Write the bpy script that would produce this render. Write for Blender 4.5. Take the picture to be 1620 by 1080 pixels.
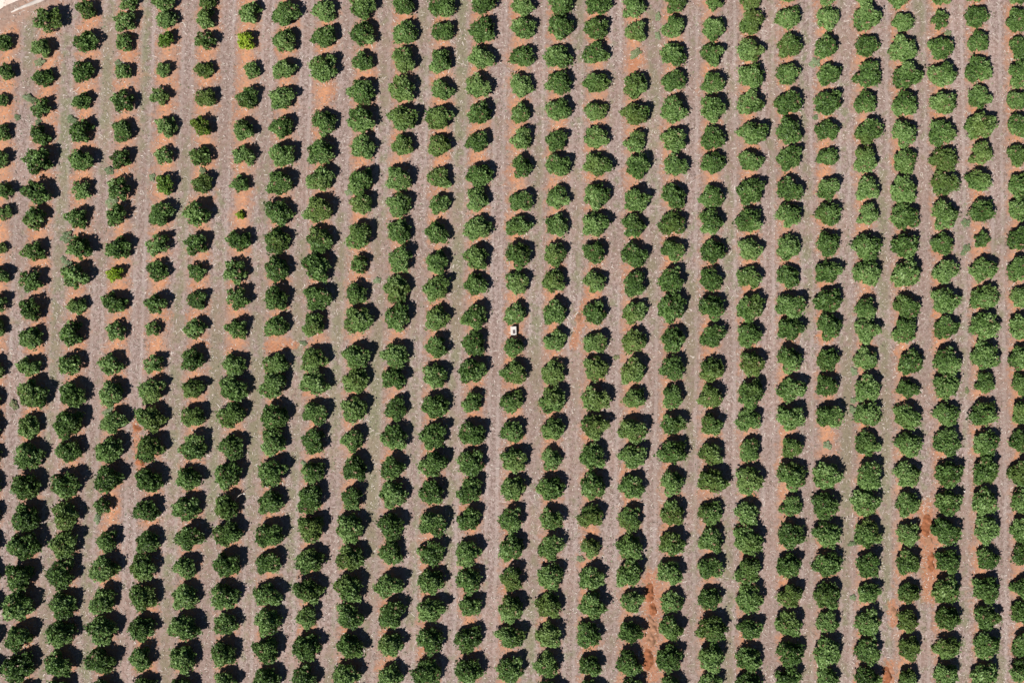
import bpy, math, random
import numpy as np
from mathutils import Vector
R = math.radians
scene = bpy.context.scene
for o in list(bpy.data.objects):
    bpy.data.objects.remove(o)
COL = scene.collection

# ------------------------------------------------------------------ camera (a drone looking straight down)
CAM_H = 165.0
PXM = 10.3                     # photograph pixels per metre on the ground
cam_d = bpy.data.cameras.new('camera')
cam_d.sensor_width = 36.0
cam_d.lens = 36.0 * CAM_H * PXM / 1620.0
cam_d.clip_end = 5000
cam = bpy.data.objects.new('camera', cam_d)
cam.location = (0, 0, CAM_H)
COL.objects.link(cam)
scene.camera = cam

# ------------------------------------------------------------------ sky and sun
SUN_EL = R(51.5)
SX, SY = -0.69, -0.72         # where the sun stands, seen from above
n_ = math.hypot(SX, SY)
SUN = Vector((SX / n_ * math.cos(SUN_EL), SY / n_ * math.cos(SUN_EL), math.sin(SUN_EL)))
world = bpy.data.worlds.new('World')
scene.world = world
world.use_nodes = True
wn = world.node_tree.nodes
sky = wn.new('ShaderNodeTexSky')
sky.sky_type = 'NISHITA'
sky.sun_disc = False
sky.altitude = 1500
sky.air_density = 0.7
sky.dust_density = 0.1
sky.ozone_density = 2.0
sky.sun_elevation = SUN_EL
sky.sun_rotation = math.atan2(SX, SY)
world.node_tree.links.new(sky.outputs[0], wn['Background'].inputs[0])
wn['Background'].inputs[1].default_value = 0.05
sun_d = bpy.data.lights.new('sun', 'SUN')
sun_d.energy = 5.0
sun_d.angle = R(0.5)
sun_d.color = (1.0, 0.95, 0.88)
sun = bpy.data.objects.new('sun', sun_d)
sun.rotation_euler = SUN.to_track_quat('Z', 'Y').to_euler()
sun.location = SUN * 300
COL.objects.link(sun)
vs = scene.view_settings
vs.view_transform = 'Standard'
vs.look = 'None'
vs.gamma = 1.0
vs.exposure = 0.3
scene.cycles.max_bounces = 5
scene.cycles.diffuse_bounces = 3

rng = np.random.default_rng(11)
random.seed(5)

# ------------------------------------------------------------------ tree positions read off the photograph
# one line per planting row: crown centre x, y and crown width in photograph pixels; s sparse, y yellow, l lime
TREES = """
1:5,68.8,27.5 10,113.8,27.5 2.5,160,22.5 5,208.8,27.5 2.5,252.5,27.5 6.2,302.5,30 5,337.5,27.5 0,392.5,20 -2.5,435,32.5 -5,480,32.5 -8.8,520,32.5 -15,585,37.5 -20,635,37.5 -20,677.5,37.5 -20,722.5,37.5 -20,767.5,37.5 -20,815,37.5 -22.5,862.5,37.5 -22.5,910,37.5 -22.5,960,37.5 -22.5,1010,37.5 -22.5,1060,37.5
2:76.2,32.5,45 66.2,75,32.5 67.5,122.5,32.5 63.8,170,32.5,s 62.5,213.8,32.5,s 60,253.8,45 57.5,305,42.5,s 56.2,345,37.5,s 52.5,397.5,35,s 47.5,445,37.5 48.8,490,37.5 47.5,535,37.5 45,580,35,s 48.8,625,52.5 45,675,37.5 43.8,722.5,47.5 40,770,47.5 40,820,47.5 37.5,865,52.5 30,915,50 26.2,960,52.5 27.5,1007.5,45 27.5,1057.5,55 27.5,1107.5,45
3:136.2,15,32.5 133.8,66.2,37.5 130,113.8,35 128.8,160,30 127.5,207.5,37.5 127.5,252.5,37.5 127.5,301.2,32.5,s 121.2,345,35 125,392.5,40 117.5,437.5,42.5 121.2,483.8,30,s 112.5,527.5,40 108.8,575,37.5,s 113.8,625,42.5 107.5,670,50 107.5,715,40 102.5,766.2,47.5 102.5,816.2,47.5 100,862.5,47.5 96.2,907.5,50 98.8,957.5,45 93.8,1002.5,47.5 91.2,1050,45 90,1095,42.5
4:203.8,5,27.5 197.5,33.8,35 197.5,66.2,30 196.2,115,27.5 195,160,37.5 193.8,207.5,35 191.2,251.2,32.5 188.8,298.8,37.5 183.8,341.2,35 186.2,392.5,40 181.2,433.8,27.5,y 180,478.8,37.5 183.8,523.8,32.5,s 175,575,37.5,s 175,622.5,40 177.5,667.5,40 172.5,712.5,45 170,760,47.5 162.5,800,27.5,s 170,855,35 162.5,902.5,47.5 162.5,952.5,45 162.5,997.5,52.5 157.5,1047.5,47.5 160,1093.8,40
5:257.5,5,35 262.5,30,32.5 262.5,63.8,27.5,l 258.8,111.2,25,s 252.5,152.5,30,s 262.5,200,35 260,246.2,30,s 261.2,292.5,32.5,l 252.5,338.8,40 248.8,386.2,37.5 247.5,430,35,s 246.2,481.2,35 242.5,520,25,s 242.5,575,32.5,s 240,617.5,42.5 237.5,662.5,45 237.5,710,45 235,760,42.5 230.5,807.5,40 232.5,857.5,37.5 225,897.5,45 225,945,47.5 222.5,995,42.5 220,1042.5,40 225,1088.8,40
6:327.5,2.5,27.5 325,28.8,32.5 325,63.8,32.5 322.5,110,30 325,156.2,32.5 318.8,200,32.5,l 315,246.2,35 318.8,290,32.5 311.2,336.2,42.5 310,386.2,37.5 311.2,430,30,s 310,475,32.5 310,520,35 302.5,570,37.5 305,615,35 305,660,37.5 303.8,707.5,45 297.5,757.5,40 295,803.8,42.5 297.5,850,45 292.5,897.5,37.5 291.2,945,42.5 291.2,992.5,47.5 288.8,1042.5,45 287.5,1090,40
7:395,20,35 390,63.8,30,y 397.5,112.5,27.5 390,155,35 383.8,205,35 385,246.2,35,s 378.8,291.2,30 380,340,15,y 377.5,380,37.5 372.5,430,40 375,472.5,37.5 375,520,35 370,577.5,37.5 368.8,615,45 366.2,657.5,45 366.2,707.5,42.5 360,752.5,45 357.5,802.5,40 360,845,45 357.5,895,45 353.8,945,47.5 357.5,987.5,37.5 352.5,1035,42.5 356.2,1080,37.5
8:450,21.2,42.5 450,65,37.5 448.8,110,35 445,155,40 445,200,37.5 445,246.2,42.5 442.5,288.8,42.5 440,336.2,42.5 437.5,381.2,42.5 437.5,425,40 436.2,472.5,40 436.2,516.2,37.5 436.2,577.5,40 432.5,610,45 432.5,660,47.5 432.5,700,47.5 431.2,747.5,47.5 427,795,40 426.2,847.5,45 423.8,890,40 423.8,940,45 422.5,985,45 422.5,1030,45 421.2,1076.2,42.5
9:512.5,16.2,37.5 512.5,58.8,37.5 511.2,107.5,47.5 512.5,195,40 506.2,241.2,42.5 506.2,285,45 503.8,331.2,47.5 505,378.8,42.5 501.2,422.5,47.5 502.5,470,45 496.2,515,40 497.5,570,42.5 497.5,606.2,42.5 498.8,652.5,40 493.8,697.5,42.5 495,747.5,37.5 491.2,790,47.5 492.5,837.5,47.5 488.8,887.5,45 487.5,935,45 485,977.5,35 483.8,1025,47.5 481.2,1072.5,42.5
10:573.8,10,42.5 573.8,53.8,40 573.8,97.5,32.5 571.2,145,42.5 571.2,190,42.5 573.8,232.5,40 570,287.5,42.5 571.2,322.5,35 568.8,373.8,45 570,417.5,30,s 563.8,465,35 566.2,506.2,47.5 563.8,565,42.5 562.5,602.5,42.5 560,647.5,42.5 557.5,695,37.5 560,740,42.5 555,787.5,37.5 552.5,835,47.5 553.8,882.5,45 552.5,930,47.5 552.5,975,45 553.8,1022.5,42.5 547.5,1071.2,47.5
11:638.8,7.5,35 640,51.2,40 637.5,95,40 636.2,141.2,42.5 637.5,187.5,45 636.2,230,35 631.2,282.5,42.5 631.2,323.8,40 631.2,366.2,40 631.2,410,42.5 627.5,457.5,45 628.8,502.5,42.5 625,562.5,42.5 623.8,597.5,40 626.2,647.5,37.5 623.8,692.5,42.5 620,742.5,40 621.2,782.5,45 618.8,832.5,45 617.5,875,40 615,925,45 617.5,972.5,47.5 617.5,1020,40 616.2,1072.5,42.5
12:698.8,11.2,42.5 700,51.2,35 697.5,98.8,40 698.8,142.5,35 695,186.2,42.5 695,230,37.5 693.8,282.5,37.5 695,323.8,32.5 691.2,368.8,37.5 691.2,415,37.5 690,456.2,42.5 691.2,503.8,40 688.8,548.8,37.5 687.5,593.8,40 688.8,642.5,42.5 685,690,45 686.2,735,45 682.5,780,40 685,827.5,45 681.2,875,42.5 681.2,920,42.5 681.2,965,42.5 680,1015,45 676.2,1065,47.5
13:765,5,37.5 762.5,47.5,42.5 761.2,91.2,40 756.2,135,40 758.8,178.8,37.5 755,225,35 758.8,277.5,40 756.2,316.2,40 755,361.2,42.5 753.8,407.5,40 752.5,450,37.5 750,500,42.5 748.8,543.8,40 746.2,587.5,42.5 747.5,637.5,35 746.2,687.5,42.5 745,732.5,45 743.8,777.5,45 742.5,822.5,40 741.2,875,42.5 741.2,920,42.5 742.5,960,37.5 741.2,1012.5,45 741.2,1062.5,47.5
14:825,7.5,37.5 828.8,43.8,37.5 826.2,88.8,37.5 825,135,37.5 823.8,178.8,32.5 823.8,220,35 825,265,35 823.8,317.5,37.5 820,357.5,37.5 820,405,42.5 817.5,446.2,37.5 815,496.2,35 812,549.5,32.5 815,590,41.25 810,636.2,37.5 810,682.5,37.5 812.5,727.5,41.25 811.2,772.5,40 808.8,821.2,40 808.8,866.2,41.25 807.5,915,40 807.5,962.5,42.5 807.5,1007.5,42.5 807.5,1060,45
15:887.5,5,40 886.2,42.5,40 882.5,90,42.5 883.8,131.2,40 883.8,175,40 880,222.5,35 882.5,262.5,40 882.5,312.5,37.5 881.2,356.2,37.5 877.5,402.5,37.5 876.2,445,37.5 877.5,495,40 878.8,540,37.5 875,590,40 873.8,632.5,45 875,678.8,37.5 871.2,727.5,35 871.2,772.5,42.5 871.2,820,37.5 870,865,42.5 870,912.5,45 867.5,957.5,42.5 867.5,1005,42.5 866.2,1052.5,42.5 870,1095,40
16:946.2,6.2,40 943.8,45,37.5 941.2,86.2,40 943.8,131.2,37.5 942.5,176.2,35 943.8,217.5,37.5 945,260,42.5 943.8,310,42.5 941.2,355,42.5 941.2,400,37.5 942.5,445,37.5 941.2,495,37.5 941.2,541.2,37.5 942.5,582.5,40 941.2,630,45 938.8,675,45 937.5,722.5,42.5 937.5,767.5,42.5 935,817.5,40 933.8,867.5,32.5 935,915,40 935,957.5,47.5 931.2,1005,42.5 935,1052.5,37.5 935,1092.5,37.5
17:1001.2,10,40 1005,51.2,35 1005,135,40 1005,181.2,40 1003.8,225,35 1008.8,262.5,40 1005,317.5,42.5 1003.8,357.5,40 1002.5,405,42.5 1002.5,450,40 1003.8,495,37.5 1002.5,540,40 1001.2,587.5,42.5 1003.8,630,35 1001.2,680,45 1001.2,722.5,42.5 998.8,770,40 997.5,820,40 996.2,865,42.5 995,907.5,45 998.8,952.5,37.5 997.5,1000,37.5 993.8,1050,42.5 1000,1090,37.5
18:1067.5,2.5,37.5 1066.2,43.8,37.5 1065,86.2,40 1065,127.5,37.5 1065,173.8,45 1065,221.2,40 1068.8,260,37.5 1066.2,310,40 1063.8,355,42.5 1065,395,37.5 1062.5,442.5,42.5 1062.5,487.5,47.5 1065,537.5,40 1063.8,582.5,40 1065,627.5,37.5 1063.8,670,37.5 1063.8,715,45 1062.5,765,40 1063.8,812.5,40 1062.5,860,40 1061.2,905,42.5 1062.5,952.5,37.5 1060,995,40 1058.8,1042.5,45 1062.5,1088.8,40
19:1130,3.8,27.5 1128.8,45,37.5 1125,86.2,37.5 1128.8,131.2,37.5 1127.5,172.5,42.5 1128.8,218.8,40 1128.8,257.5,37.5 1127.5,311.2,40 1126.2,351.2,42.5 1127.5,397.5,40 1125,442.5,37.5 1126.2,487.5,42.5 1126.2,531.2,40 1126.2,585,40 1125,627.5,40 1123.8,672.5,37.5 1125,717.5,37.5 1127.5,760,45 1125,812.5,40 1123.8,852.5,42.5 1123.8,897.5,40 1122.5,947.5,37.5 1126.2,995,47.5 1125,1040,45 1123.8,1082.5,37.5
20:1186.2,1.2,32.5 1187.5,35,40 1186.2,80,40 1188.8,120,42.5 1186.2,165,42.5 1191.2,211.2,42.5 1187.5,255,37.5 1187.5,302.5,45 1185,348.8,42.5 1186.2,395,37.5 1186.2,437.5,40 1187.5,487.5,45 1186.2,530,40 1188.8,575,40 1187.5,622.5,45 1185,665,40 1185,712.5,37.5 1186.2,760,47.5 1182.5,812.5,40 1183.8,855,50 1185,902.5,45 1186.2,947.5,47.5 1186.2,995,37.5 1185,1042.5,42.5 1182.5,1083.8,42.5
21:1247.5,-12.5,37.5 1247.5,28.8,40 1248.8,72.5,40 1247.5,117.5,37.5 1246.2,162.5,42.5 1247.5,207.5,42.5 1248.8,250,40 1248.8,298.8,40 1250,338.8,42.5 1247.5,391.2,40 1247.5,437.5,37.5 1251.2,482.5,47.5 1250,520,40 1248.8,570,42.5 1252.5,615,45 1250,662.5,47.5 1253.8,707.5,35 1252.5,753.8,50 1251.2,801.2,35 1252.5,847.5,45 1247.5,895,40 1251.2,942.5,40 1247.5,987.5,42.5 1251.2,1035,45 1247.5,1075,42.5
22:1307.5,-7.5,32.5 1310,28.8,37.5 1306.2,73.8,37.5 1311.2,117.5,37.5 1310,162.5,42.5 1308.8,205,37.5 1310,247.5,32.5 1310,297.5,37.5 1311.2,337.5,40 1310,386.2,40 1310,430,40 1311.2,475,42.5 1311.2,517.5,42.5 1310,568.8,37.5 1308.8,610,37.5 1312.5,657.5,42.5 1308.8,752.5,47.5 1306.2,800,45 1308.8,845,45 1310,892.5,45 1308.8,942.5,45 1308.8,985,37.5 1308.8,1032.5,50 1310,1075,37.5
23:1368.8,-6.2,35 1371.2,30,47.5 1372.5,73.8,37.5 1372.5,118.8,45 1370,162.5,37.5 1373.8,207.5,42.5 1370,252.5,42.5 1371.2,297.5,40 1372.5,340,35 1372.5,390,47.5 1373.8,431.2,47.5 1370,487.5,35 1370,522.5,42.5 1370,567.5,37.5 1372.5,615,45 1373.8,655,42.5 1372.5,702.5,40 1373.8,752.5,47.5 1370,795,47.5 1372.5,845,45 1372.5,892.5,42.5 1375,937.5,35 1373.8,985,42.5 1373.8,1027.5,42.5 1372.5,1073.8,40
24:1422.5,-5,35 1430,35,32.5 1428.8,77.5,45 1435,122.5,47.5 1432.5,165,42.5 1430,212.5,42.5 1432.5,255,40 1430,301.2,45 1432.5,343.8,47.5 1432.5,388.8,42.5 1433.8,432.5,47.5 1435,485,42.5 1432.5,522.5,42.5 1441.2,572.5,40 1436.2,615,32.5 1436.2,660,42.5 1438.8,702.5,42.5 1437.5,750,45 1436.2,797.5,40 1437.5,845,37.5 1436.2,890,40 1437.5,937.5,35 1437.5,982.5,37.5 1438.8,1025,37.5 1437.5,1077.5,37.5
25:1490,-5,32.5 1487.5,32.5,30 1490,75,40 1491.2,120,45 1493.8,162.5,40 1491.2,210,45 1493.8,252.5,42.5 1493.8,288.8,42.5 1493.8,341.2,47.5 1492.5,386.2,37.5 1495,428.8,40 1495,476.2,45 1497.5,520,40 1498.8,570,45 1497.5,610,42.5 1498.8,655,40 1498.8,700,45 1502.5,750,45 1501.2,795,42.5 1497.5,840,47.5 1500,887.5,40 1497.5,932.5,45 1498.8,977.5,40 1500,1025,40 1497.5,1070,42.5
26:1546.2,-12.5,35 1546.2,27.5,37.5 1548.8,66.2,35 1550,110,45 1550,153.8,37.5 1551.2,200,47.5 1551.2,243.8,37.5 1548.8,286.2,37.5 1553.8,333.8,40 1553.8,378.8,27.5,s 1556.2,425,42.5 1558.8,470,45 1557.5,516.2,47.5 1557.5,562.5,47.5 1560,606.2,35 1556.2,655,45 1561.2,702.5,45 1558.8,745,45 1557.5,792.5,42.5 1561.2,837.5,45 1562.5,885,37.5 1561.2,932.5,45 1560,977.5,42.5 1561.2,1022.5,45 1558.8,1067.5,42.5
27:1612.5,-11.2,37.5 1612.5,32.5,40 1613.8,75,37.5 1615,117.5,42.5 1610,160,35 1615,200,42.5 1611.2,245,37.5 1615,292.5,40 1615,330,40 1615,380,42.5 1615,427.5,42.5 1617.5,470,35 1617.5,517.5,42.5 1615,567.5,40 1617.5,607.5,35 1617.5,655,40 1617.5,695,40 1617.5,747.5,45 1618.8,792.5,40 1617.5,837.5,40 1620,877.5,37.5 1620,927.5,37.5 1622.5,970,42.5 1618.8,1020,40 1620,1062.5,42.5
"""
rows = {}
for line in TREES.strip().split('\n'):
    k, v = line.split(':')
    L = []
    for t in v.split():
        p = t.split(',')
        L.append((float(p[0]), float(p[1]), float(p[2]), p[3] if len(p) > 3 else ''))
    rows[int(k)] = L


def ground_point(px, py, h=0.0):
    s = (CAM_H - h) / CAM_H / PXM
    return (px - 810) * s, (540 - py) * s


# base position, crown radius of every tree
trees = []                      # row, x, y, r, flag, px, py, dpx
for k, L in rows.items():
    for (px, py, d, f) in L:
        r = (d if d < 42 else 42 + (d - 42) * 0.7) / 2 / PXM * 0.90
        h = 0.77 * r
        x, y = ground_point(px, py, h)
        trees.append([k, x, y, r * (CAM_H - h) / CAM_H, f, px, py, d])
# planting line of each row: x = a + b y + c y^2
fit = {}
for k in rows:
    P = np.array([(t[1], t[2]) for t in trees if t[0] == k])
    fit[k] = np.polyfit(P[:, 1], P[:, 0], 2)
KS = sorted(fit)
# smooth the coefficients over the rows
CF = np.array([fit[k] for k in KS])
kk = np.array(KS, float)
PC = [np.polyfit(kk, CF[:, i], 2 if i == 0 else 3) for i in range(3)]


def row_x(k, y):
    yc = np.clip(y, -75, 75)
    c = [np.polyval(p, np.clip(k, -1, 30)) for p in PC]
    lin = (2 * c[0] * yc + c[1]) * (y - yc)
    return c[0] * yc * yc + c[1] * yc + c[2] + lin + (k - np.clip(k, -1, 30)) * 6.2


def row_u(x, y):
    """row coordinate (1 = first row, 2.5 = middle of the lane between rows 2 and 3)"""
    ks = np.arange(-10, 42)
    xs = np.array([row_x(float(k), y) for k in ks])
    u = np.interp(x, xs, ks)
    if x < xs[0]:
        u = ks[0] + (x - xs[0]) / 6.0
    if x > xs[-1]:
        u = ks[-1] + (x - xs[-1]) / 6.0
    return u

# ------------------------------------------------------------------ material helpers
def new_mat(name):
    m = bpy.data.materials.new(name)
    m.use_nodes = True
    nt = m.node_tree
    b = nt.nodes['Principled BSDF']
    return m, nt, b


class NT:
    def __init__(self, nt):
        self.nt = nt

    def n(self, t, **kw):
        x = self.nt.nodes.new(t)
        for k, v in kw.items():
            setattr(x, k, v)
        return x

    def link(self, a, b):
        self.nt.links.new(a, b)

    def val(self, s, v):
        if hasattr(v, 'is_linked') or isinstance(v, bpy.types.NodeSocket):
            self.link(v, s)
        else:
            s.default_value = v

    def math(self, op, a, b=0.0, c=None, clamp=False):
        x = self.n('ShaderNodeMath', operation=op)
        x.use_clamp = clamp
        self.val(x.inputs[0], a)
        self.val(x.inputs[1], b)
        if c is not None:
            self.val(x.inputs[2], c)
        return x.outputs[0]

    def smooth(self, v, a, b, lo=0.0, hi=1.0):
        x = self.n('ShaderNodeMapRange', interpolation_type='SMOOTHSTEP')
        self.val(x.inputs['Value'], v)
        x.inputs['From Min'].default_value = a
        x.inputs['From Max'].default_value = b
        x.inputs['To Min'].default_value = lo
        x.inputs['To Max'].default_value = hi
        return x.outputs['Result']

    def noise(self, vec, scale, detail=3.0, rough=0.55, dist=0.0):
        x = self.n('ShaderNodeTexNoise')
        self.link(vec, x.inputs['Vector'])
        x.inputs['Scale'].default_value = scale
        x.inputs['Detail'].default_value = detail
        x.inputs['Roughness'].default_value = rough
        x.inputs['Distortion'].default_value = dist
        return x.outputs[0]

    def mix(self, f, a, b):
        x = self.n('ShaderNodeMix', data_type='RGBA')
        self.val(x.inputs[0], f)
        self.val(x.inputs[6], a if not isinstance(a, tuple) else (*a, 1))
        self.val(x.inputs[7], b if not isinstance(b, tuple) else (*b, 1))
        return x.outputs[2]

    def scaled(self, vec, sx, sy, sz=1.0, off=(0, 0, 0)):
        x = self.n('ShaderNodeMapping')
        self.link(vec, x.inputs['Vector'])
        x.inputs['Scale'].default_value = (sx, sy, sz)
        x.inputs['Location'].default_value = off
        return x.outputs[0]


# ------------------------------------------------------------------ materials
def foliage(name, dark, mid, light, trans=0.16):
    m, nt, b = new_mat(name)
    q = NT(nt)
    geo = q.n('ShaderNodeNewGeometry').outputs['Position']
    at = q.n('ShaderNodeAttribute', attribute_name='tint').outputs['Fac']
    big = q.noise(geo, 0.16, 1.0)                  # tree to tree
    v = q.math('ADD', at, q.smooth(big, 0.35, 0.65, -0.2, 0.2))
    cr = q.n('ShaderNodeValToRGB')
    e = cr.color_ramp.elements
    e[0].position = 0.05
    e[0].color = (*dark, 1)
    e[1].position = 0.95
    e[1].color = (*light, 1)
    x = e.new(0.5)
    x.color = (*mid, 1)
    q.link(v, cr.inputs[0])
    # a drier, browner cast wanders over the orchard
    dry = q.smooth(q.noise(geo, 0.09, 2.0), 0.5, 0.72, 0.0, 0.45)
    col = q.mix(dry, cr.outputs[0], (mid[0] * 1.55, mid[1] * 1.0, mid[2] * 0.95))
    # a few clusters are dead twigs or flush, brown
    col = q.mix(q.math('GREATER_THAN', at, 1.15), col, (0.30, 0.19, 0.12))
    q.link(col, b.inputs['Base Color'])
    b.inputs['Roughness'].default_value = 0.5
    b.inputs['Specular IOR Level'].default_value = 0.35
    tr = q.n('ShaderNodeBsdfTranslucent')
    q.link(col, tr.inputs[0])
    mx = q.n('ShaderNodeMixShader')
    mx.inputs[0].default_value = trans
    q.link(b.outputs[0], mx.inputs[1])
    q.link(tr.outputs[0], mx.inputs[2])
    q.link(mx.outputs[0], nt.nodes['Material Output'].inputs[0])
    return m


M_leaf = foliage('green_foliage', (0.032, 0.066, 0.013), (0.113, 0.215, 0.048), (0.27, 0.40, 0.14))
M_lime = foliage('lime_foliage', (0.045, 0.09, 0.014), (0.13, 0.24, 0.03), (0.24, 0.37, 0.08))
M_yellow = foliage('yellow_foliage', (0.08, 0.15, 0.012), (0.24, 0.37, 0.02), (0.42, 0.53, 0.06))
M_weed = foliage('weed_foliage', (0.12, 0.17, 0.08), (0.21, 0.28, 0.14), (0.31, 0.37, 0.22))


def simple(name, col, rough=0.8, nscale=6.0, amt=0.35, spec=0.3):
    m, nt, b = new_mat(name)
    q = NT(nt)
    co = q.n('ShaderNodeNewGeometry').outputs['Position']
    f = q.smooth(q.noise(co, nscale, 4.0), 0.3, 0.7)
    c = q.mix(f, tuple(v * (1 - amt) for v in col), tuple(min(1, v * (1 + amt)) for v in col))
    q.link(c, b.inputs['Base Color'])
    b.inputs['Roughness'].default_value = rough
    b.inputs['Specular IOR Level'].default_value = spec
    return m


M_bark = simple('bark', (0.16, 0.12, 0.09))
M_white = simple('white_paint', (0.60, 0.57, 0.54), 0.5, 3.0, 0.06)
M_dark = simple('dark_opening', (0.10, 0.08, 0.085), 0.6, 5.0, 0.2)
M_concrete = simple('pale_concrete', (0.52, 0.47, 0.43), 0.85, 1.5, 0.12)
M_stone = simple('white_stone', (0.72, 0.68, 0.64), 0.8, 8.0, 0.15)
M_deadwood = simple('bleached_wood', (0.50, 0.44, 0.38), 0.8, 6.0, 0.2)
M_dug = simple('dug_earth', (0.27, 0.105, 0.052), 0.95, 1.6, 0.30, 0.1)
M_dug2 = simple('dug_earth_brown', (0.30, 0.16, 0.10), 0.95, 1.6, 0.30, 0.1)


def litter_mat():
    m, nt, b = new_mat('dry_litter')
    q = NT(nt)
    at = q.n('ShaderNodeAttribute', attribute_name='tint').outputs['Fac']
    cr = q.n('ShaderNodeValToRGB')
    e = cr.color_ramp.elements
    e[0].position = 0.0
    e[0].color = (0.13, 0.09, 0.07, 1)
    e[1].position = 1.0
    e[1].color = (0.66, 0.59, 0.54, 1)
    x = e.new(0.45)
    x.color = (0.33, 0.27, 0.22, 1)
    q.link(at, cr.inputs[0])
    q.link(cr.outputs[0], b.inputs['Base Color'])
    b.inputs['Roughness'].default_value = 0.85
    return m


M_litter = litter_mat()


def ground_mat():
    m, nt, b = new_mat('orchard_soil')
    q = NT(nt)
    geo = q.n('ShaderNodeNewGeometry').outputs['Position']
    uv = q.n('ShaderNodeUVMap', uv_map='rows').outputs[0]
    sep = q.n('ShaderNodeSeparateXYZ')
    q.link(uv, sep.inputs[0])
    u = sep.outputs[0]
    # distance from the planting line in metres, edges wandering with noise
    fr = q.math('FRACT', q.math('ADD', u, 0.5))
    sd = q.math('MULTIPLY', q.math('SUBTRACT', fr, 0.5), 6.1)
    d = q.math('ABSOLUTE', sd)
    w1 = q.noise(geo, 0.45, 4.0)
    w2 = q.noise(geo, 1.6, 3.0)
    dn = q.math('ADD', d, q.math('MULTIPLY', q.math('SUBTRACT', w1, 0.5), 3.6))
    dn = q.math('ADD', dn, q.math('MULTIPLY', q.math('SUBTRACT', w2, 0.5), 2.2))
    # the upper left of the field is barer than the rest
    sq = q.n('ShaderNodeSeparateXYZ')
    q.link(geo, sq.inputs[0])
    bare = q.smooth(q.math('SUBTRACT', sq.outputs[1], q.math('MULTIPLY', sq.outputs[0], 0.7)), -10.0, 75.0, 0.0, 0.25)
    dn = q.math('SUBTRACT', dn, bare)
    lane = q.smooth(dn, 0.5, 2.2)
    # bare soil of the tree strip: orange, pinker where trodden
    pn = q.noise(geo, 0.33, 3.0)
    fine = q.noise(geo, 2.6, 6.0, 0.7)
    soil = q.mix(q.smooth(pn, 0.32, 0.68), (0.426, 0.191, 0.103), (0.376, 0.233, 0.174))
    soil = q.mix(q.smooth(dn, -0.5, 1.1), (0.565, 0.272, 0.149), soil)
    soil = q.mix(q.smooth(fine, 0.45, 0.66, 0, 0.7), soil, (0.256, 0.139, 0.093))
    soil = q.mix(q.smooth(q.noise(geo, 1.1, 3.0), 0.55, 0.75, 0, 0.5), soil, (0.525, 0.312, 0.198))
    # the mown lane: greyish pink mulch, wheel tracks, olive growth
    g1 = q.noise(q.scaled(uv, 6.1, 1.0), 1.9, 5.0, 0.75)
    g2 = q.noise(geo, 4.6, 4.0, 0.8)
    mulch = q.mix(q.smooth(g1, 0.40, 0.60), (0.193, 0.134, 0.117), (0.372, 0.286, 0.266))
    mulch = q.mix(q.smooth(g2, 0.52, 0.66, 0, 0.75), mulch, (0.142, 0.104, 0.086))
    mulch = q.mix(q.smooth(g2, 0.46, 0.32, 0, 0.8), mulch, (0.469, 0.390, 0.369))
    # wheel tracks run along the lane at 0.8 m each side of its middle
    tr = q.math('ABSOLUTE', q.math('SUBTRACT', q.math('ADD', d, q.math('MULTIPLY', q.math('SUBTRACT', q.noise(geo, 0.2, 2.0), 0.5), 0.6)), 2.3))
    trk = q.smooth(tr, 0.38, 0.12)
    trk = q.math('MULTIPLY', trk, q.smooth(q.noise(q.scaled(uv, 1.2, 0.03), 1.0, 3.0), 0.35, 0.6, 0.15, 0.7))
    mulch = q.mix(trk, mulch, q.mix(q.smooth(g2, 0.35, 0.65), (0.426, 0.354, 0.333), (0.355, 0.285, 0.266)))
    # low green growth, lane by lane
    gl = q.noise(q.scaled(uv, 0.9, 0.018, 1.0, (3.3, 1.7, 0)), 1.0, 2.0)
    gp = q.noise(geo, 0.55, 5.0, 0.7)
    grn = q.math('ADD', q.math('MULTIPLY', gl, 0.62), q.math('MULTIPLY', gp, 0.55))
    grn = q.math('MULTIPLY', q.smooth(grn, 0.56, 0.67, 0, 0.85), q.smooth(d, 1.6, 2.6, 0.1, 1.0))
    mulch = q.mix(grn, mulch, q.mix(q.smooth(fine, 0.35, 0.65), (0.141, 0.147, 0.081), (0.248, 0.243, 0.154)))
    # pinkish stretches
    pk = q.smooth(q.noise(geo, 0.14, 3.0), 0.45, 0.7, 0, 0.45)
    mulch = q.mix(pk, mulch, q.mix(q.smooth(g1, 0.35, 0.65), (0.299, 0.188, 0.152), (0.412, 0.292, 0.256)))
    # broad drift of the lane colour, browner and darker in places
    drift = q.smooth(q.noise(geo, 0.055, 3.0), 0.4, 0.62)
    mulch = q.mix(q.math('MULTIPLY', drift, 0.4), mulch, (0.231, 0.159, 0.128))
    soil = q.mix(q.smooth(g1, 0.46, 0.62, 0, 0.65), soil, (0.342, 0.226, 0.176))
    col = q.mix(lane, soil, mulch)
    sp0 = q.n('ShaderNodeSeparateXYZ')
    q.link(geo, sp0.inputs[0])
    # rusty subsoil trodden round the dug places
    for (ax, ay, bx, by, w) in ((1030, 915, 1028, 1070, 19), (1465, 805, 1473, 940, 20), (1406, 1050, 1408, 1090, 10), (1412, 955, 1414, 985, 9),
                                (925, 480, 908, 545, 9), (215, 668, 222, 745, 9), (425, 551, 465, 545, 9), (1000, 95, 1003, 130, 12)):
        (x0, y0), (x1, y1) = ground_point(ax, ay), ground_point(bx, by)
        cx, cy, hl = (x0 + x1) / 2, (y0 + y1) / 2, math.hypot(x1 - x0, y1 - y0) / 2
        ux, uy = (x1 - x0) / 2 / hl, (y1 - y0) / 2 / hl
        X, Y = sp0.outputs[0], sp0.outputs[1]
        al = q.math('ADD', q.math('MULTIPLY', q.math('SUBTRACT', X, cx), ux), q.math('MULTIPLY', q.math('SUBTRACT', Y, cy), uy))
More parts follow.
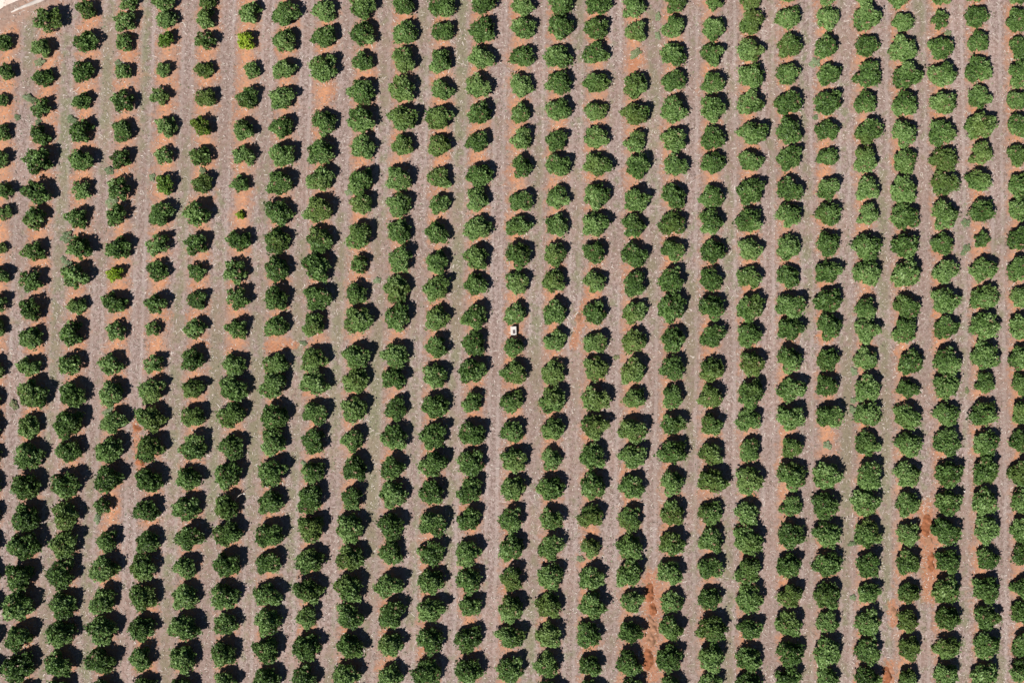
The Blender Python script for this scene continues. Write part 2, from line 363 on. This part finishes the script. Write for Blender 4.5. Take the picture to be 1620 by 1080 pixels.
        ac = q.math('ADD', q.math('MULTIPLY', q.math('SUBTRACT', X, cx), -uy), q.math('MULTIPLY', q.math('SUBTRACT', Y, cy), ux))
        da = q.math('MAXIMUM', q.math('SUBTRACT', q.math('ABSOLUTE', al), hl), 0.0)
        dist = q.math('POWER', q.math('ADD', q.math('MULTIPLY', da, da), q.math('MULTIPLY', ac, ac)), 0.5)
        dist = q.math('ADD', dist, q.math('MULTIPLY', q.math('SUBTRACT', w2, 0.5), 2.6))
        st_ = q.smooth(dist, w / PXM * 1.15, w / PXM * 0.35, 0, 0.8)
        col = q.mix(st_, col, q.mix(q.smooth(fine, 0.4, 0.6), (0.342, 0.139, 0.073), (0.445, 0.218, 0.128)))
    # the uncropped margin in the corner by the track: brown grey hard ground
    sp = q.n('ShaderNodeSeparateXYZ')
    q.link(geo, sp.inputs[0])
    #  distance beyond the line that runs along the concrete strip
    line = q.math('ADD', q.math('MULTIPLY', sp.outputs[0], -0.40), q.math('MULTIPLY', sp.outputs[1], 0.915))
    line = q.math('ADD', line, q.math('MULTIPLY', q.math('SUBTRACT', w1, 0.5), 3.0))
    mg = q.smooth(line, 73.2, 76.5)
    marg = q.mix(q.smooth(g1, 0.35, 0.65), (0.234, 0.164, 0.135), (0.355, 0.260, 0.216))
    marg = q.mix(q.smooth(pn, 0.4, 0.65, 0, 0.6), marg, (0.398, 0.236, 0.170))
    col = q.mix(mg, col, marg)
    q.link(col, b.inputs['Base Color'])
    b.inputs['Roughness'].default_value = 0.95
    b.inputs['Specular IOR Level'].default_value = 0.1
    bp = q.n('ShaderNodeBump')
    bp.inputs['Strength'].default_value = 0.5
    bp.inputs['Distance'].default_value = 0.12
    q.link(q.math('ADD', g1, q.math('MULTIPLY', g2, 0.6)), bp.inputs['Height'])
    q.link(bp.outputs[0], b.inputs['Normal'])
    return m


# ------------------------------------------------------------------ mesh helpers
def mesh_np(name, V, F, mats, mi=None, tint=None):
    """V (n,3) floats, F list of index arrays all quads (m,4)"""
    me = bpy.data.meshes.new(name)
    V = np.asarray(V, np.float32)
    F = np.asarray(F, np.int32)
    me.vertices.add(len(V))
    me.vertices.foreach_set('co', V.ravel())
    me.loops.add(F.size)
    me.loops.foreach_set('vertex_index', F.ravel())
    me.polygons.add(len(F))
    me.polygons.foreach_set('loop_start', np.arange(0, F.size, F.shape[1], dtype=np.int32))
    me.polygons.foreach_set('loop_total', np.full(len(F), F.shape[1], np.int32))
    for m in mats:
        me.materials.append(m)
    if mi is not None:
        me.polygons.foreach_set('material_index', np.asarray(mi, np.int32))
    if tint is not None:
        a = me.attributes.new('tint', 'FLOAT', 'FACE')
        a.data.foreach_set('value', np.asarray(tint, np.float32))
    me.update(calc_edges=True)
    return me


def link(name, data, parent=None):
    o = bpy.data.objects.new(name, data)
    COL.objects.link(o)
    if parent:
        o.parent = parent
    return o


def tag(o, label=None, cat=None, group=None, kind=None):
    if label:
        o['label'] = label
    if cat:
        o['category'] = cat
    if group:
        o['group'] = group
    if kind:
        o['kind'] = kind
    return o


def unit(v):
    return v / np.maximum(np.linalg.norm(v, axis=-1, keepdims=True), 1e-9)


# ------------------------------------------------------------------ ground: one sheet reaching the horizon
def build_ground():
    near = np.arange(-110, 110.1, 2.0)
    far = np.array([-3000, -1500, -700, -350, -200, -140])
    gx = np.concatenate([far, near, -far[::-1]])
    gy = gx
    nx, ny = len(gx), len(gy)
    V = np.array([(x, y, 0.0) for y in gy for x in gx])
    F = np.array([(j * nx + i, j * nx + i + 1, (j + 1) * nx + i + 1, (j + 1) * nx + i) for j in range(ny - 1) for i in range(nx - 1)])
    me = mesh_np('ground', V, F, [ground_mat()])
    ks = np.arange(-10, 42)
    U = np.zeros(len(V))
    for j, y in enumerate(gy):
        xs = np.array([row_x(float(k), float(y)) for k in ks])
        uu = np.interp(gx, xs, ks)
        uu = np.where(gx < xs[0], ks[0] + (gx - xs[0]) / 6.0, uu)
        uu = np.where(gx > xs[-1], ks[-1] + (gx - xs[-1]) / 6.0, uu)
        U[j * nx:(j + 1) * nx] = uu
    uvl = me.uv_layers.new(name='rows')
    idx = F.ravel()
    uvs = np.stack([U[idx], V[idx, 1]], 1)
    uvl.data.foreach_set('uv', uvs.astype(np.float32).ravel())
    tag(link('ground', me), 'orange and greyish pink orchard soil with mown lanes between the tree rows', kind='structure')


build_ground()

# pale track in the top left corner, a sheet 4 mm above the ground
def strip_line(t, off):
    """point t metres along the concrete strip, off metres to its upper left side"""
    x0, y0 = ground_point(18, 20)
    dx, dy = 0.915, 0.403
    return x0 + dx * t - dy * off, y0 + dy * t + dx * off


def track_mat():
    m, nt, b = new_mat('pale_track')
    q = NT(nt)
    geo = q.n('ShaderNodeNewGeometry').outputs['Position']
    c = q.mix(q.smooth(q.noise(geo, 0.5, 4.0), 0.35, 0.65), (0.74, 0.64, 0.57), (0.62, 0.51, 0.44))
    c = q.mix(q.smooth(q.noise(geo, 3.0, 4.0), 0.55, 0.75, 0, 0.4), c, (0.42, 0.32, 0.27))
    q.link(c, b.inputs['Base Color'])
    b.inputs['Roughness'].default_value = 0.9
    return m


def build_track():
    N = 90
    V, F = [], []
    for i in range(N + 1):
        t = -60 + i * 2.0
        n1 = 0.35 * math.sin(i * 1.3) + 0.25 * math.sin(i * 2.9 + 1)
        for off in (1.15 + n1 * 0.5, 7.5 - n1):
            x, y = strip_line(t, off)
            V.append((x, y, 0.004))
    for i in range(N):
        F.append((2 * i, 2 * i + 2, 2 * i + 3, 2 * i + 1))
    tag(link('dirt_road', mesh_np('dirt_road', V, F, [track_mat()])), 'pale dusty track crossing the top left corner', kind='structure')


build_track()


def box_mesh(name, dims, mat, z0=0.0, bevel=0.0):
    import bmesh
    bm = bmesh.new()
    bmesh.ops.create_cube(bm, size=1.0)
    for v in bm.verts:
        v.co = Vector((v.co.x * dims[0], v.co.y * dims[1], (v.co.z + 0.5) * dims[2] + z0))
    if bevel:
        bmesh.ops.bevel(bm, geom=bm.edges[:], offset=bevel, segments=2, affect='EDGES')
    me = bpy.data.meshes.new(name)
    bm.to_mesh(me)
    bm.free()
    me.materials.append(mat)
    return me


def build_kerb():
    # tapering raised strip that starts at the corner and runs up to the right
    V, F = [], []
    N = 36
    for i in range(N + 1):
        t = 0.0 + i * 1.6
        w = 0.07 + min(0.24, 0.06 * t)
        wob = 0.06 * math.sin(i * 1.7)
        for off, z in ((-w + wob, 0.0), (-w * 0.85 + wob, 0.14), (w * 0.85 + wob, 0.14), (w + wob, 0.0)):
            x, y = strip_line(t, off)
            V.append((x, y, z))
    for i in range(N):
        for j in range(3):
            a = 4 * i + j
            F.append((a, a + 1, a + 5, a + 4))
    F.append((0, 3, 2, 1))
    F.append((4 * N, 4 * N + 1, 4 * N + 2, 4 * N + 3))
    tag(link('concrete_kerb', mesh_np('concrete_kerb', V, F, [M_concrete])),
        'white concrete strip beside the pale track in the top left corner', 'kerb')


build_kerb()

# dug-over patches of red earth: low lumpy mounds
def mound(px0, py0, px1, py1, half_px, mat, seed, label, hgt=0.36):
    r_ = np.random.default_rng(seed)
    a = np.array(ground_point(px0, py0))
    b = np.array(ground_point(px1, py1))
    L = np.linalg.norm(b - a)
    dirv = (b - a) / L
    nrm = np.array([-dirv[1], dirv[0]])
    w = half_px / PXM
    st = 0.16
    na, nb = int(L / st) + 1, int(2 * w / st) + 1
    lumps = r_.uniform(0, 1, (int(L * w * 5), 4))
    T, S = np.meshgrid(np.linspace(0, L, na), np.linspace(-w, w, nb), indexing='ij')
    Z = np.zeros_like(T)
    for l in lumps:
        t0, s0 = l[0] * L, (l[1] * 2 - 1) * w * 0.85
        rr = 0.18 + 0.4 * l[2]
        q2 = ((T - t0) ** 2 + (S - s0) ** 2) / rr ** 2
        Z = np.maximum(Z, (0.4 + 0.6 * l[3]) * hgt * np.clip(1 - q2, 0, 1) ** 0.6 * (0.5 + rr))
    Z += r_.uniform(-0.02, 0.02, Z.shape)
    wob = 0.66 + 0.2 * np.sin(T * 1.1 + seed + np.sign(S) * 1.3) + 0.14 * np.sin(T * 3.1 + seed * 2 + np.sign(S)) + r_.uniform(-0.1, 0.1, T.shape)
    endw = np.clip(np.minimum(T, L - T) / (w * 1.1), 0, 1) ** 0.5
    wob = wob * endw + 0.02
    edge = np.clip((1 - np.abs(S) / (w * wob)) * 3, 0, 1) * np.clip(T / 0.8, 0, 1) * np.clip((L - T) / 0.8, 0, 1)
    Z = (Z + 0.05) * edge - 0.03 * (edge <= 0.05) - 0.005
    wx = 0.35 * np.sin(T * 0.7 + seed)
    X = a[0] + dirv[0] * T + nrm[0] * (S + wx)
    Y = a[1] + dirv[1] * T + nrm[1] * (S + wx)
    V = np.stack([X, Y, Z], -1).reshape(-1, 3)
    F = [(i * nb + j, i * nb + j + 1, (i + 1) * nb + j + 1, (i + 1) * nb + j) for i in range(na - 1) for j in range(nb - 1)]
    tag(link('dug_soil', mesh_np('dug_soil', V, F, [mat])), label, kind='structure')


mound(1029, 921, 1031, 953, 13, M_dug, 3, 'reddish brown dug earth in the lane near the bottom, upper heap')
mound(1037, 952, 1034, 975, 11, M_dug, 4, 'loose red clods in the lane just below the upper heap')
mound(1030, 974, 1029, 1024, 13, M_dug2, 5, 'brown dug earth between two rows near the bottom edge')
mound(1024, 1024, 1022, 1062, 12, M_dug, 6, 'red dug patch lowest in the lane near the bottom')
mound(1464, 812, 1465, 850, 13, M_dug, 7, 'red dug patch in the right part, lane below the middle')
mound(1467, 848, 1467, 862, 14, M_dug2, 8, 'brown flat dug patch below the red one at right')
mound(1473, 872, 1476, 905, 8, M_dug, 9, 'narrow red earth strip beside the row at right')
mound(1413, 958, 1414, 983, 6, M_dug2, 12, 'small brown dug spot in the right hand lane')
mound(1406, 1052, 1404, 1084, 11, M_dug, 10, 'red earth patch at the bottom edge of the right hand lane')
mound(209, 674, 222, 684, 7, M_dug, 13, 'small red earth spot between two trees at left')
mound(213, 733, 230, 735, 8, M_dug, 14, 'red earth spot under the left row, lower one')
mound(915, 492, 917, 512, 6, M_dug2, 15, 'faint brown dug spot near the centre')

# ------------------------------------------------------------------ crowns
def leaves_at(P, N, size, r_, n_leaf, spread=0.9, wid=0.32):
    """rosettes of narrow leaves at points P with outward directions N"""
    m = len(P)
    P = np.repeat(P, n_leaf, 0)
    N = np.repeat(N, n_leaf, 0)
    k = m * n_leaf
    D = unit(N * 0.55 + r_.normal(0, spread, (k, 3)) * 0.6)
    D[:, 2] = np.where(D[:, 2] < -0.35, -D[:, 2] * 0.3, D[:, 2])
    D = unit(D)
    L = size * r_.uniform(0.65, 1.35, (k, 1))
    up = unit(N + np.array([0, 0, 0.6]) + r_.normal(0, 0.35, (k, 3)))
    W = unit(np.cross(D, up)) * L * wid
    upn = unit(np.cross(W, D))
    A = P
    B = P + D * L * 0.5 + W + upn * L * 0.05
    C = P + D * L - upn * L * 0.18
    E = P + D * L * 0.5 - W + upn * L * 0.05
    V = np.stack([A, B, C, E], 1).reshape(-1, 3)
    F = np.arange(4 * k).reshape(-1, 4)
    tc = r_.normal(0.5, 0.20, m)
    tc = np.where(r_.random(m) < 0.022, 1.6, np.clip(tc, 0, 0.85))
    t = np.repeat(tc, n_leaf) + r_.normal(0, 0.10, k)
    return V, F, t


def crown_geo(seed, kind='full'):
    r_ = np.random.default_rng(seed)
    P, N = [], []
    HZ = 0.76                     # vertical half height / radius
    if kind == 'full':
        nl, cen, lr = 15, 0.68, (0.26, 0.44)
    elif kind == 'sparse':
        nl, cen, lr = 11, 0.66, (0.20, 0.34)
    else:                          # shrub
        nl, cen, lr = 7, 0.75, (0.16, 0.36)
    lobes = []
    ang0 = r_.uniform(0, 6.28)
    for i in range(nl):
        # ring of lobes plus some on top
        ring = i < nl * 0.6
        a = ang0 + i * 2.39996 + r_.normal(0, 0.25)
        if ring:
            rad = cen * r_.uniform(0.86, 1.12)
            z = r_.uniform(-0.30, 0.18)
        else:
            rad = cen * r_.uniform(0.05, 0.65)
            z = r_.uniform(0.22, 0.48)
        lobes.append((rad * math.cos(a), rad * math.sin(a), z, r_.uniform(*lr)))
    if kind != 'sparse':
        lobes.append((0, 0, 0.10, 0.54))
    else:
        lobes.append((r_.normal(0, .1), r_.normal(0, .1), 0.0, 0.40))
    Lb = np.array(lobes)
    for i, l in enumerate(Lb):
        n = int((150 if kind != 'sparse' else 130) * (l[3] / 0.4) ** 2)
        d = unit(r_.normal(0, 1, (n, 3)))
        p = l[:3] + d * l[3] * r_.uniform(0.80, 1.06, (n, 1)) * np.array([1, 1, 0.85])
        # keep the points that are not buried in another lobe
        keep = np.ones(n, bool)
        for j, o in enumerate(Lb):
            if j != i:
                keep &= np.linalg.norm(p - o[:3], axis=1) > o[3] * 0.72
        keep &= (p[:, 2] > -0.58)
        P.append(p[keep])
        N.append(d[keep])
    # shoots that break the outline
    n = 85 if kind != 'sparse' else 50
    j = r_.integers(0, len(Lb), n)
    d = unit(r_.normal(0, 1, (n, 3)) + unit(Lb[j, :3] + 1e-6) * 1.0 + np.array([0, 0, 0.2]))
    P.append(Lb[j, :3] + d * Lb[j, 3:4] * r_.uniform(1.05, 1.5, (n, 1)))
    N.append(d)
    P = np.concatenate(P)
    N = np.concatenate(N)
    V, F, t = leaves_at(P, N, 0.15 if kind != 'shrub' else 0.26, r_, 6 if kind != 'sparse' else 5)
    # height and inner leaves
    m = 260 if kind == 'full' else (60 if kind == 'sparse' else 40)
    Q = unit(r_.normal(0, 1, (m, 3))) * r_.uniform(0.1, 0.62, (m, 1)) * np.array([1, 1, 0.72])
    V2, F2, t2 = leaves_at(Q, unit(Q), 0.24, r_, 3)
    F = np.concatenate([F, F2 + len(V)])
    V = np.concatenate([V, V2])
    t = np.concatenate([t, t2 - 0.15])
    th = np.arctan2(V[:, 1], V[:, 0])
    ph = r_.uniform(0, 6.28, 4)
    V[:, :2] *= (1 + 0.045 * np.cos(2 * th + ph[0]) + 0.055 * np.cos(3 * th + ph[1]) + 0.045 * np.cos(5 * th + ph[2]))[:, None]
    rad = np.hypot(V[:, 0], V[:, 1])
    s = np.percentile(rad, 95) if kind != 'sparse' else np.percentile(rad, 93)
    V[:, :2] /= s
    V[:, 2] = V[:, 2] / s * (HZ / 0.72)
    V[:, 2] += 0.77
    V[:, 2] = np.maximum(V[:, 2], 0.04 + 0.02 * r_.random(len(V)))
    return V, F, t


def tube(path, radii, sides=7):
    V, F = [], []
    for i, (p, r0) in enumerate(zip(path, radii)):
        for s in range(sides):
            a = 2 * math.pi * s / sides
            V.append((p[0] + r0 * math.cos(a), p[1] + r0 * math.sin(a), p[2]))
    for i in range(len(path) - 1):
        for s in range(sides):
            a, b = i * sides + s, i * sides + (s + 1) % sides
            F.append((a, b, b + sides, a + sides))
    return V, F


def trunk_geo(seed):
    r_ = random.Random(seed)
    V, F = tube([(0, 0, -0.03), (0.01, 0, 0.12), (0.02, 0.01, 0.30), (0.0, 0.02, 0.52)], [0.085, 0.062, 0.055, 0.045])
    for i in range(6):
        a = i * 1.05 + r_.uniform(-.3, .3)
        e = (0.42 * math.cos(a), 0.42 * math.sin(a), r_.uniform(0.7, 1.05))
        mid = (0.2 * math.cos(a), 0.2 * math.sin(a), 0.5)
        v, f = tube([(0, 0.01, 0.27), mid, e], [0.035, 0.026, 0.010], 5)
        F += [tuple(x + len(V) for x in g) for g in f]
        V += v
    return np.array(V), np.array(F)


FULL = [crown_geo(100 + i, 'full') for i in range(10)]
SPARSE = [crown_geo(200 + i, 'sparse') for i in range(5)]
SHRUB = [crown_geo(300 + i, 'shrub') for i in range(3)]
TRUNK = [trunk_geo(400 + i) for i in range(3)]
print('crown faces', [len(g[1]) for g in FULL[:3]], [len(g[1]) for g in SPARSE[:2]], [len(g[1]) for g in SHRUB[:1]])
me_full = [mesh_np('crown_full', *g[:2], [M_leaf], tint=g[2]) for g in FULL]
me_sparse = [mesh_np('crown_sparse', *g[:2], [M_leaf], tint=g[2]) for g in SPARSE]
me_yellow = [mesh_np('crown_yellow', *g[:2], [M_yellow], tint=g[2]) for g in SPARSE[:2]]
me_lime = [mesh_np('crown_lime', *g[:2], [M_lime], tint=g[2]) for g in SPARSE[2:4]]
me_shrub = [mesh_np('shrub_leaves', *g[:2], [M_weed], tint=g[2]) for g in SHRUB]
me_trunk = [mesh_np('trunk', *g, [M_bark]) for g in TRUNK]

# ------------------------------------------------------------------ which trees stand as individuals
ORD = ['', 'first', 'second', 'third', 'fourth', 'fifth', 'sixth', 'seventh', 'eighth', 'ninth', 'tenth', 'eleventh',
       'twelfth', 'thirteenth', 'fourteenth', 'fifteenth', 'sixteenth', 'seventeenth', 'eighteenth', 'nineteenth',
       'twentieth', '21st', '22nd', '23rd', '24th', '25th', '26th', '27th', '28th']


def visible_size(t):
    px, py, d = t[5], t[6], t[7]
    r = d / 2
    w = max(0, min(1620, px + r) - max(0, px - r))
    h = max(0, min(1080, py + r) - max(0, py - r))
    return w * h


for k in rows:
    L = [t for t in trees if t[0] == k and visible_size(t) > 8 * 12]
    L.sort(key=lambda t: t[6])
    for i, t in enumerate(L):
        t.append(i + 1)
for t in trees:
    if len(t) == 8:
        t.append(0)
green = [t for t in trees if t[4] not in ('y', 'l') and t[8]]
green.sort(key=lambda t: -visible_size(t) - 0.001 * t[5])
chosen = green[:300]
chosen_ids = {id(t) for t in chosen}
special = [t for t in trees if t[4] in ('y', 'l')]


def look(t):
    d = t[7]
    size = 'very large' if d >= 47 else ('large' if d >= 43 else 'medium')
    if t[5] < 430 and t[6] < 560:
        c = 'dusty green'
    elif t[5] < 640 and t[6] > 560:
        c = 'dark green'
    elif t[5] > 1000:
        c = 'bright green'
    else:
        c = 'green'
    return size + ' ' + c


def shape_of(t):
    r_ = random.Random(int(t[5] * 7 + t[6] * 13))
    f = t[4]
    lean = t[5] < 430 and t[6] < 560
    sparse = f == 's' or (lean and r_.random() < 0.75) or t[7] < 31
    i = r_.randrange(10)
    rot = r_.uniform(0, 6.283)
    a = r_.uniform(0.95, 1.06) * (1 + 0.055 * math.cos(2 * rot))      # a little wider across the lane than along the row
    return sparse, i, rot, (t[3] * a, t[3] / a, t[3] * r_.uniform(0.92, 1.08))


def make_tree(t, crown_mesh, label, group, name='orchard_tree'):
    sp, i, rot, sc = shape_of(t)
    e = link(name, None)
    e.location = (t[1], t[2], 0)
    e.rotation_euler = (0, 0, rot)
    e.scale = sc
    tag(e, label, 'tree', group)
    link('crown', crown_mesh, e)
    link('trunk', me_trunk[i % 3], e)
    return e


for t in chosen:
    sp, i, rot, sc = shape_of(t)
    me = me_sparse[i % 5] if sp else me_full[i]
    make_tree(t, me, '%s tree, %s from top in the %s row from left' % (look(t), ORD[t[8]], ORD[t[0]]),
              'orchard trees planted in rows')
n_y = 0
for t in special:
    if t[4] == 'y':
        lab = {0: 'bright yellow green tree near the top left',
               1: 'bright yellow green tree left of centre among dusty green ones',
               2: 'tiny yellowish sapling on bare orange soil'}[0 if t[6] < 150 else (2 if t[7] < 20 else 1)]
        make_tree(t, me_yellow[n_y % 2], lab, 'yellowish trees', 'yellow_tree')
        n_y += 1
    else:
        make_tree(t, me_lime[n_y % 2], 'lime green thin tree, %s from top in the %s row from left' % (ORD[t[8]], ORD[t[0]]),
                  'lime green trees', 'lime_tree')

# ------------------------------------------------------------------ the remaining trees: one mass
rest = [t for t in trees if id(t) not in chosen_ids and t[4] not in ('y', 'l')]
extra = []
rr = random.Random(77)
for k in range(-4, 33):
    if k in rows:
        L = sorted([t for t in trees if t[0] == k], key=lambda t: t[2])
        ys = [L[-1][2] + 4.3 * (j + 1) for j in range(4)] + [L[0][2] - 4.3 * (j + 1) for j in range(4)]
    else:
        ys = [-70 + 4.33 * j for j in range(33)]
    for y in ys:
        x = row_x(float(k), y) + rr.gauss(0, 0.2)
        px, py = 810 + x * PXM, 540 - y * PXM
        if -30 < px < 1650 and -30 < py < 1110:
            continue
        if -0.40 * x + 0.915 * y > 71.5:       # the track and its margin
            continue
        extra.append([k, x, y + rr.gauss(0, 0.2), rr.uniform(1.75, 2.15), '', px, py, 40, 0])


def merge(items, name, mats):
    Vs, Fs, Ts, Ms = [], [], [], []
    off = 0
    for (V, F, t, mi, x, y, rot, sc) in items:
        c, s = math.cos(rot), math.sin(rot)
        W = V * np.array(sc)
        Q = np.stack([W[:, 0] * c - W[:, 1] * s + x, W[:, 0] * s + W[:, 1] * c + y, W[:, 2]], 1)
        Vs.append(Q)
        Fs.append(F + off)
        Ts.append(t)
        Ms.append(np.full(len(F), mi))
        off += len(V)
    return mesh_np(name, np.concatenate(Vs), np.concatenate(Fs), mats, np.concatenate(Ms), np.concatenate(Ts))


items = []
for t in rest + extra:
    sp, i, rot, sc = shape_of(t)
    g = SPARSE[i % 5] if sp else FULL[i]
    items.append((g[0], g[1], g[2], 0, t[1], t[2], rot, sc))
    tg = TRUNK[i % 3]
    items.append((tg[0], tg[1], np.full(len(tg[1]), 0.5), 1, t[1], t[2], rot, sc))
tag(link('orchard_tree_mass', merge(items, 'orchard_tree_mass', [M_leaf, M_bark])),
    'the smaller green orchard trees filling the rest of the rows', 'trees', kind='stuff')
print('individual', len(chosen) + len(special), 'rest', len(rest), 'outside', len(extra))

# ------------------------------------------------------------------ weeds that stand out as single clumps
WEEDS = [(62, 99, 13), (47, 157, 15), (27, 186, 9), (60, 193, 9), (177, 320, 17), (187, 101, 11), (105, 375, 17), (107, 422, 16),
         (100, 410, 9), (1006, 85, 15), (1041, 27, 10), (1041, 56, 10), (1500, 54, 11), (1289, 100, 15),
         (1351, 588, 11), (1351, 633, 10), (1351, 650, 13), (1309, 704, 12), (480, 732, 8), (480, 543, 9), (552, 304, 11),
         (918, 884, 10), (170, 652, 15), (159, 800, 13), (154, 820, 12), (22, 640, 13), (22, 775, 12), (1528, 395, 14),
         (1528, 353, 12), (113, 190, 14), (1349, 860, 10), (597, 444, 10), (320, 270, 10), (173, 270, 12), (240, 280, 10),
         (975, 565, 8), (1530, 618, 8), (1350, 945, 9), (1290, 186, 8)]
ws = sorted(WEEDS, key=lambda w: (round(w[1] / 40), w[0]))
for i, (px, py, d) in enumerate(ws):
    x, y = ground_point(px, py, 0.2)
    r = d / 2 / PXM
    # nearest tree gives the place
    nt_ = min([t for t in trees if t[8]], key=lambda t: (t[5] - px) ** 2 + (t[6] - py) ** 2)
    side = ('right of' if px > nt_[5] else 'left of') if abs(px - nt_[5]) > abs(py - nt_[6]) else ('below' if py > nt_[6] else 'above')
    o = link('weed_clump', me_shrub[i % 3])
    o.location = (x, y, -0.02)
    o.rotation_euler = (0, 0, i * 1.7)
    o.scale = (r * (0.85 + 0.5 * ((i * 37) % 10) / 10), r * (1.3 - 0.5 * ((i * 37) % 10) / 10), r * 0.4)
    tag(o, 'pale green weed %s the %s tree from top in the %s row from left' % (side, ORD[nt_[8]], ORD[nt_[0]]),
        'weed', 'weed clumps growing between the trees')

seen_ = {}
for o in [o for o in COL.objects if o.get('category') == 'weed']:
    seen_.setdefault(o['label'], []).append(o)
for lab, os_ in seen_.items():
    if len(os_) == 2:              # two weeds by one tree: tell the upper from the lower
        os_.sort(key=lambda o: -o.location.y)
        os_[0]['label'] = lab.replace('pale green', 'upper green')
        os_[1]['label'] = lab.replace('pale green', 'lower green')

# ------------------------------------------------------------------ low growth and litter scattered on the ground
def scatter_growth():
    n = 9000
    x = rng.uniform(-95, 95, n)
    y = rng.uniform(-68, 68, n)
    dens = 0.5 + 0.5 * np.sin(x * 0.11 + 2.1) * np.sin(y * 0.07 + x * 0.03) + 0.5 * np.sin(x * 0.45 + 1.0) * np.sin(y * 0.31)
    keep = rng.random(n) < np.clip(dens, 0.05, 1) * 0.8
    x, y = x[keep], y[keep]
    n = len(x)
    P = np.stack([x, y, np.full(n, 0.01)], 1)
    N = unit(np.stack([rng.normal(0, .4, n), rng.normal(0, .4, n), np.full(n, 0.7)], 1))
    V, F, t = leaves_at(P, N, 0.17, rng, 5, 0.9, 0.22)
    V[:, 2] = np.maximum(V[:, 2], 0.01)
    me = mesh_np('low_weeds', V, F, [M_weed], tint=t)
    tag(link('low_weeds', me), 'sparse green growth scattered over the lanes', 'weeds', kind='stuff')


def scatter_litter():
    n = 90000
    ks = rng.integers(0, 29, n)
    y = rng.uniform(-60, 60, n)
    off = rng.normal(0, 0.31, n)
    x = np.array([row_x(k + 0.5 + o, yy) for k, o, yy in zip(ks, off, y)])
    a = rng.uniform(0, 6.283, n)
    L = rng.uniform(0.05, 0.20, n) * np.where(rng.random(n) < 0.12, 1.9, 1.0)
    w = rng.uniform(0.012, 0.05, n)
    dx, dy = np.cos(a) * L, np.sin(a) * L
    wx, wy = -np.sin(a) * w, np.cos(a) * w
    z0 = rng.uniform(0.008, 0.05, n)
    z1 = rng.uniform(0.008, 0.07, n)
    V = np.stack([np.stack([x - dx - wx, y - dy - wy, z0], 1), np.stack([x + dx - wx, y + dy - wy, z1], 1),
                  np.stack([x + dx + wx, y + dy + wy, z1], 1), np.stack([x - dx + wx, y - dy + wy, z0], 1)], 1).reshape(-1, 3)
    F = np.arange(4 * n).reshape(-1, 4)
    me = mesh_np('cut_twigs', V, F, [M_litter], tint=rng.random(n))
    tag(link('cut_twigs', me), 'dry cut twigs and leaf litter on the mown lanes', 'litter', kind='stuff')


scatter_growth()
scatter_litter()

# ------------------------------------------------------------------ white box beside the tree at the centre
def white_box():
    e = link('utility_box', None)
    x, y = ground_point(812.5, 523, 0.7)
    e.location = (x, y, 0)
    e.rotation_euler = (0, 0, R(2))
    tag(e, 'small white box with a dark hatch between two trees at the centre', 'box')
    w, l, h = 0.78, 1.22, 0.72
    link('cabinet', box_mesh('cabinet', (w, l, h), M_white, 0.0, 0.02), e)
    link('lid', box_mesh('lid', (w + 0.06, l + 0.06, 0.05), M_white, h + 0.001, 0.012), e)
    o = link('hatch', box_mesh('hatch', (0.38, 0.56, 0.04), M_dark, h + 0.053, 0.008), e)
    o.location = (0.06, -0.16, 0)
    o = link('plinth', box_mesh('plinth', (w + 0.16, l + 0.16, 0.06), M_concrete, -0.01, 0.01), e)


white_box()


def pebble(px, py, r, label):
    import bmesh
    bm = bmesh.new()
    bmesh.ops.create_icosphere(bm, subdivisions=2, radius=r)
    q = random.Random(int(px))
    for v in bm.verts:
        v.co *= q.uniform(0.85, 1.12)
        v.co.z = v.co.z * 0.6 + r * 0.3
    me = bpy.data.meshes.new('stone')
    bm.to_mesh(me)
    bm.free()
    me.materials.append(M_stone)
    o = link('stone', me)
    x, y = ground_point(px, py)
    o.location = (x, y, 0)
    tag(o, label, 'stone')


pebble(1526, 776.5, 0.15, 'tiny white stone in the lane beside the second last row at right')
pebble(386.5, 780.5, 0.17, 'pale stone at the end of the dead branch in deep shade')


def dead_branch():
    pts = [ground_point(*p) for p in ((371, 792), (374.5, 787), (378.5, 783), (383, 780.5))]
    V, F = [], []
    z = [0.5, 0.9, 1.35, 1.7]
    sides = 6
    for i, (p, zz) in enumerate(zip(pts, z)):
        r0 = 0.065 - 0.012 * i
        k = (CAM_H - zz) / CAM_H
        for s in range(sides):
            a = 2 * math.pi * s / sides
            V.append((p[0] * k + r0 * 0.7 * math.cos(a), p[1] * k - r0 * 0.7 * math.cos(a), zz + r0 * math.sin(a)))
    for i in range(3):
        for s in range(sides):
            a, b = i * sides + s, i * sides + (s + 1) % sides
            F.append((a, b, b + sides, a + sides))
    tag(link('dead_branch', mesh_np('dead_branch', V, F, [M_deadwood])),
        'bleached dead branch curving out of a dark green tree at lower left', 'branch')


dead_branch()
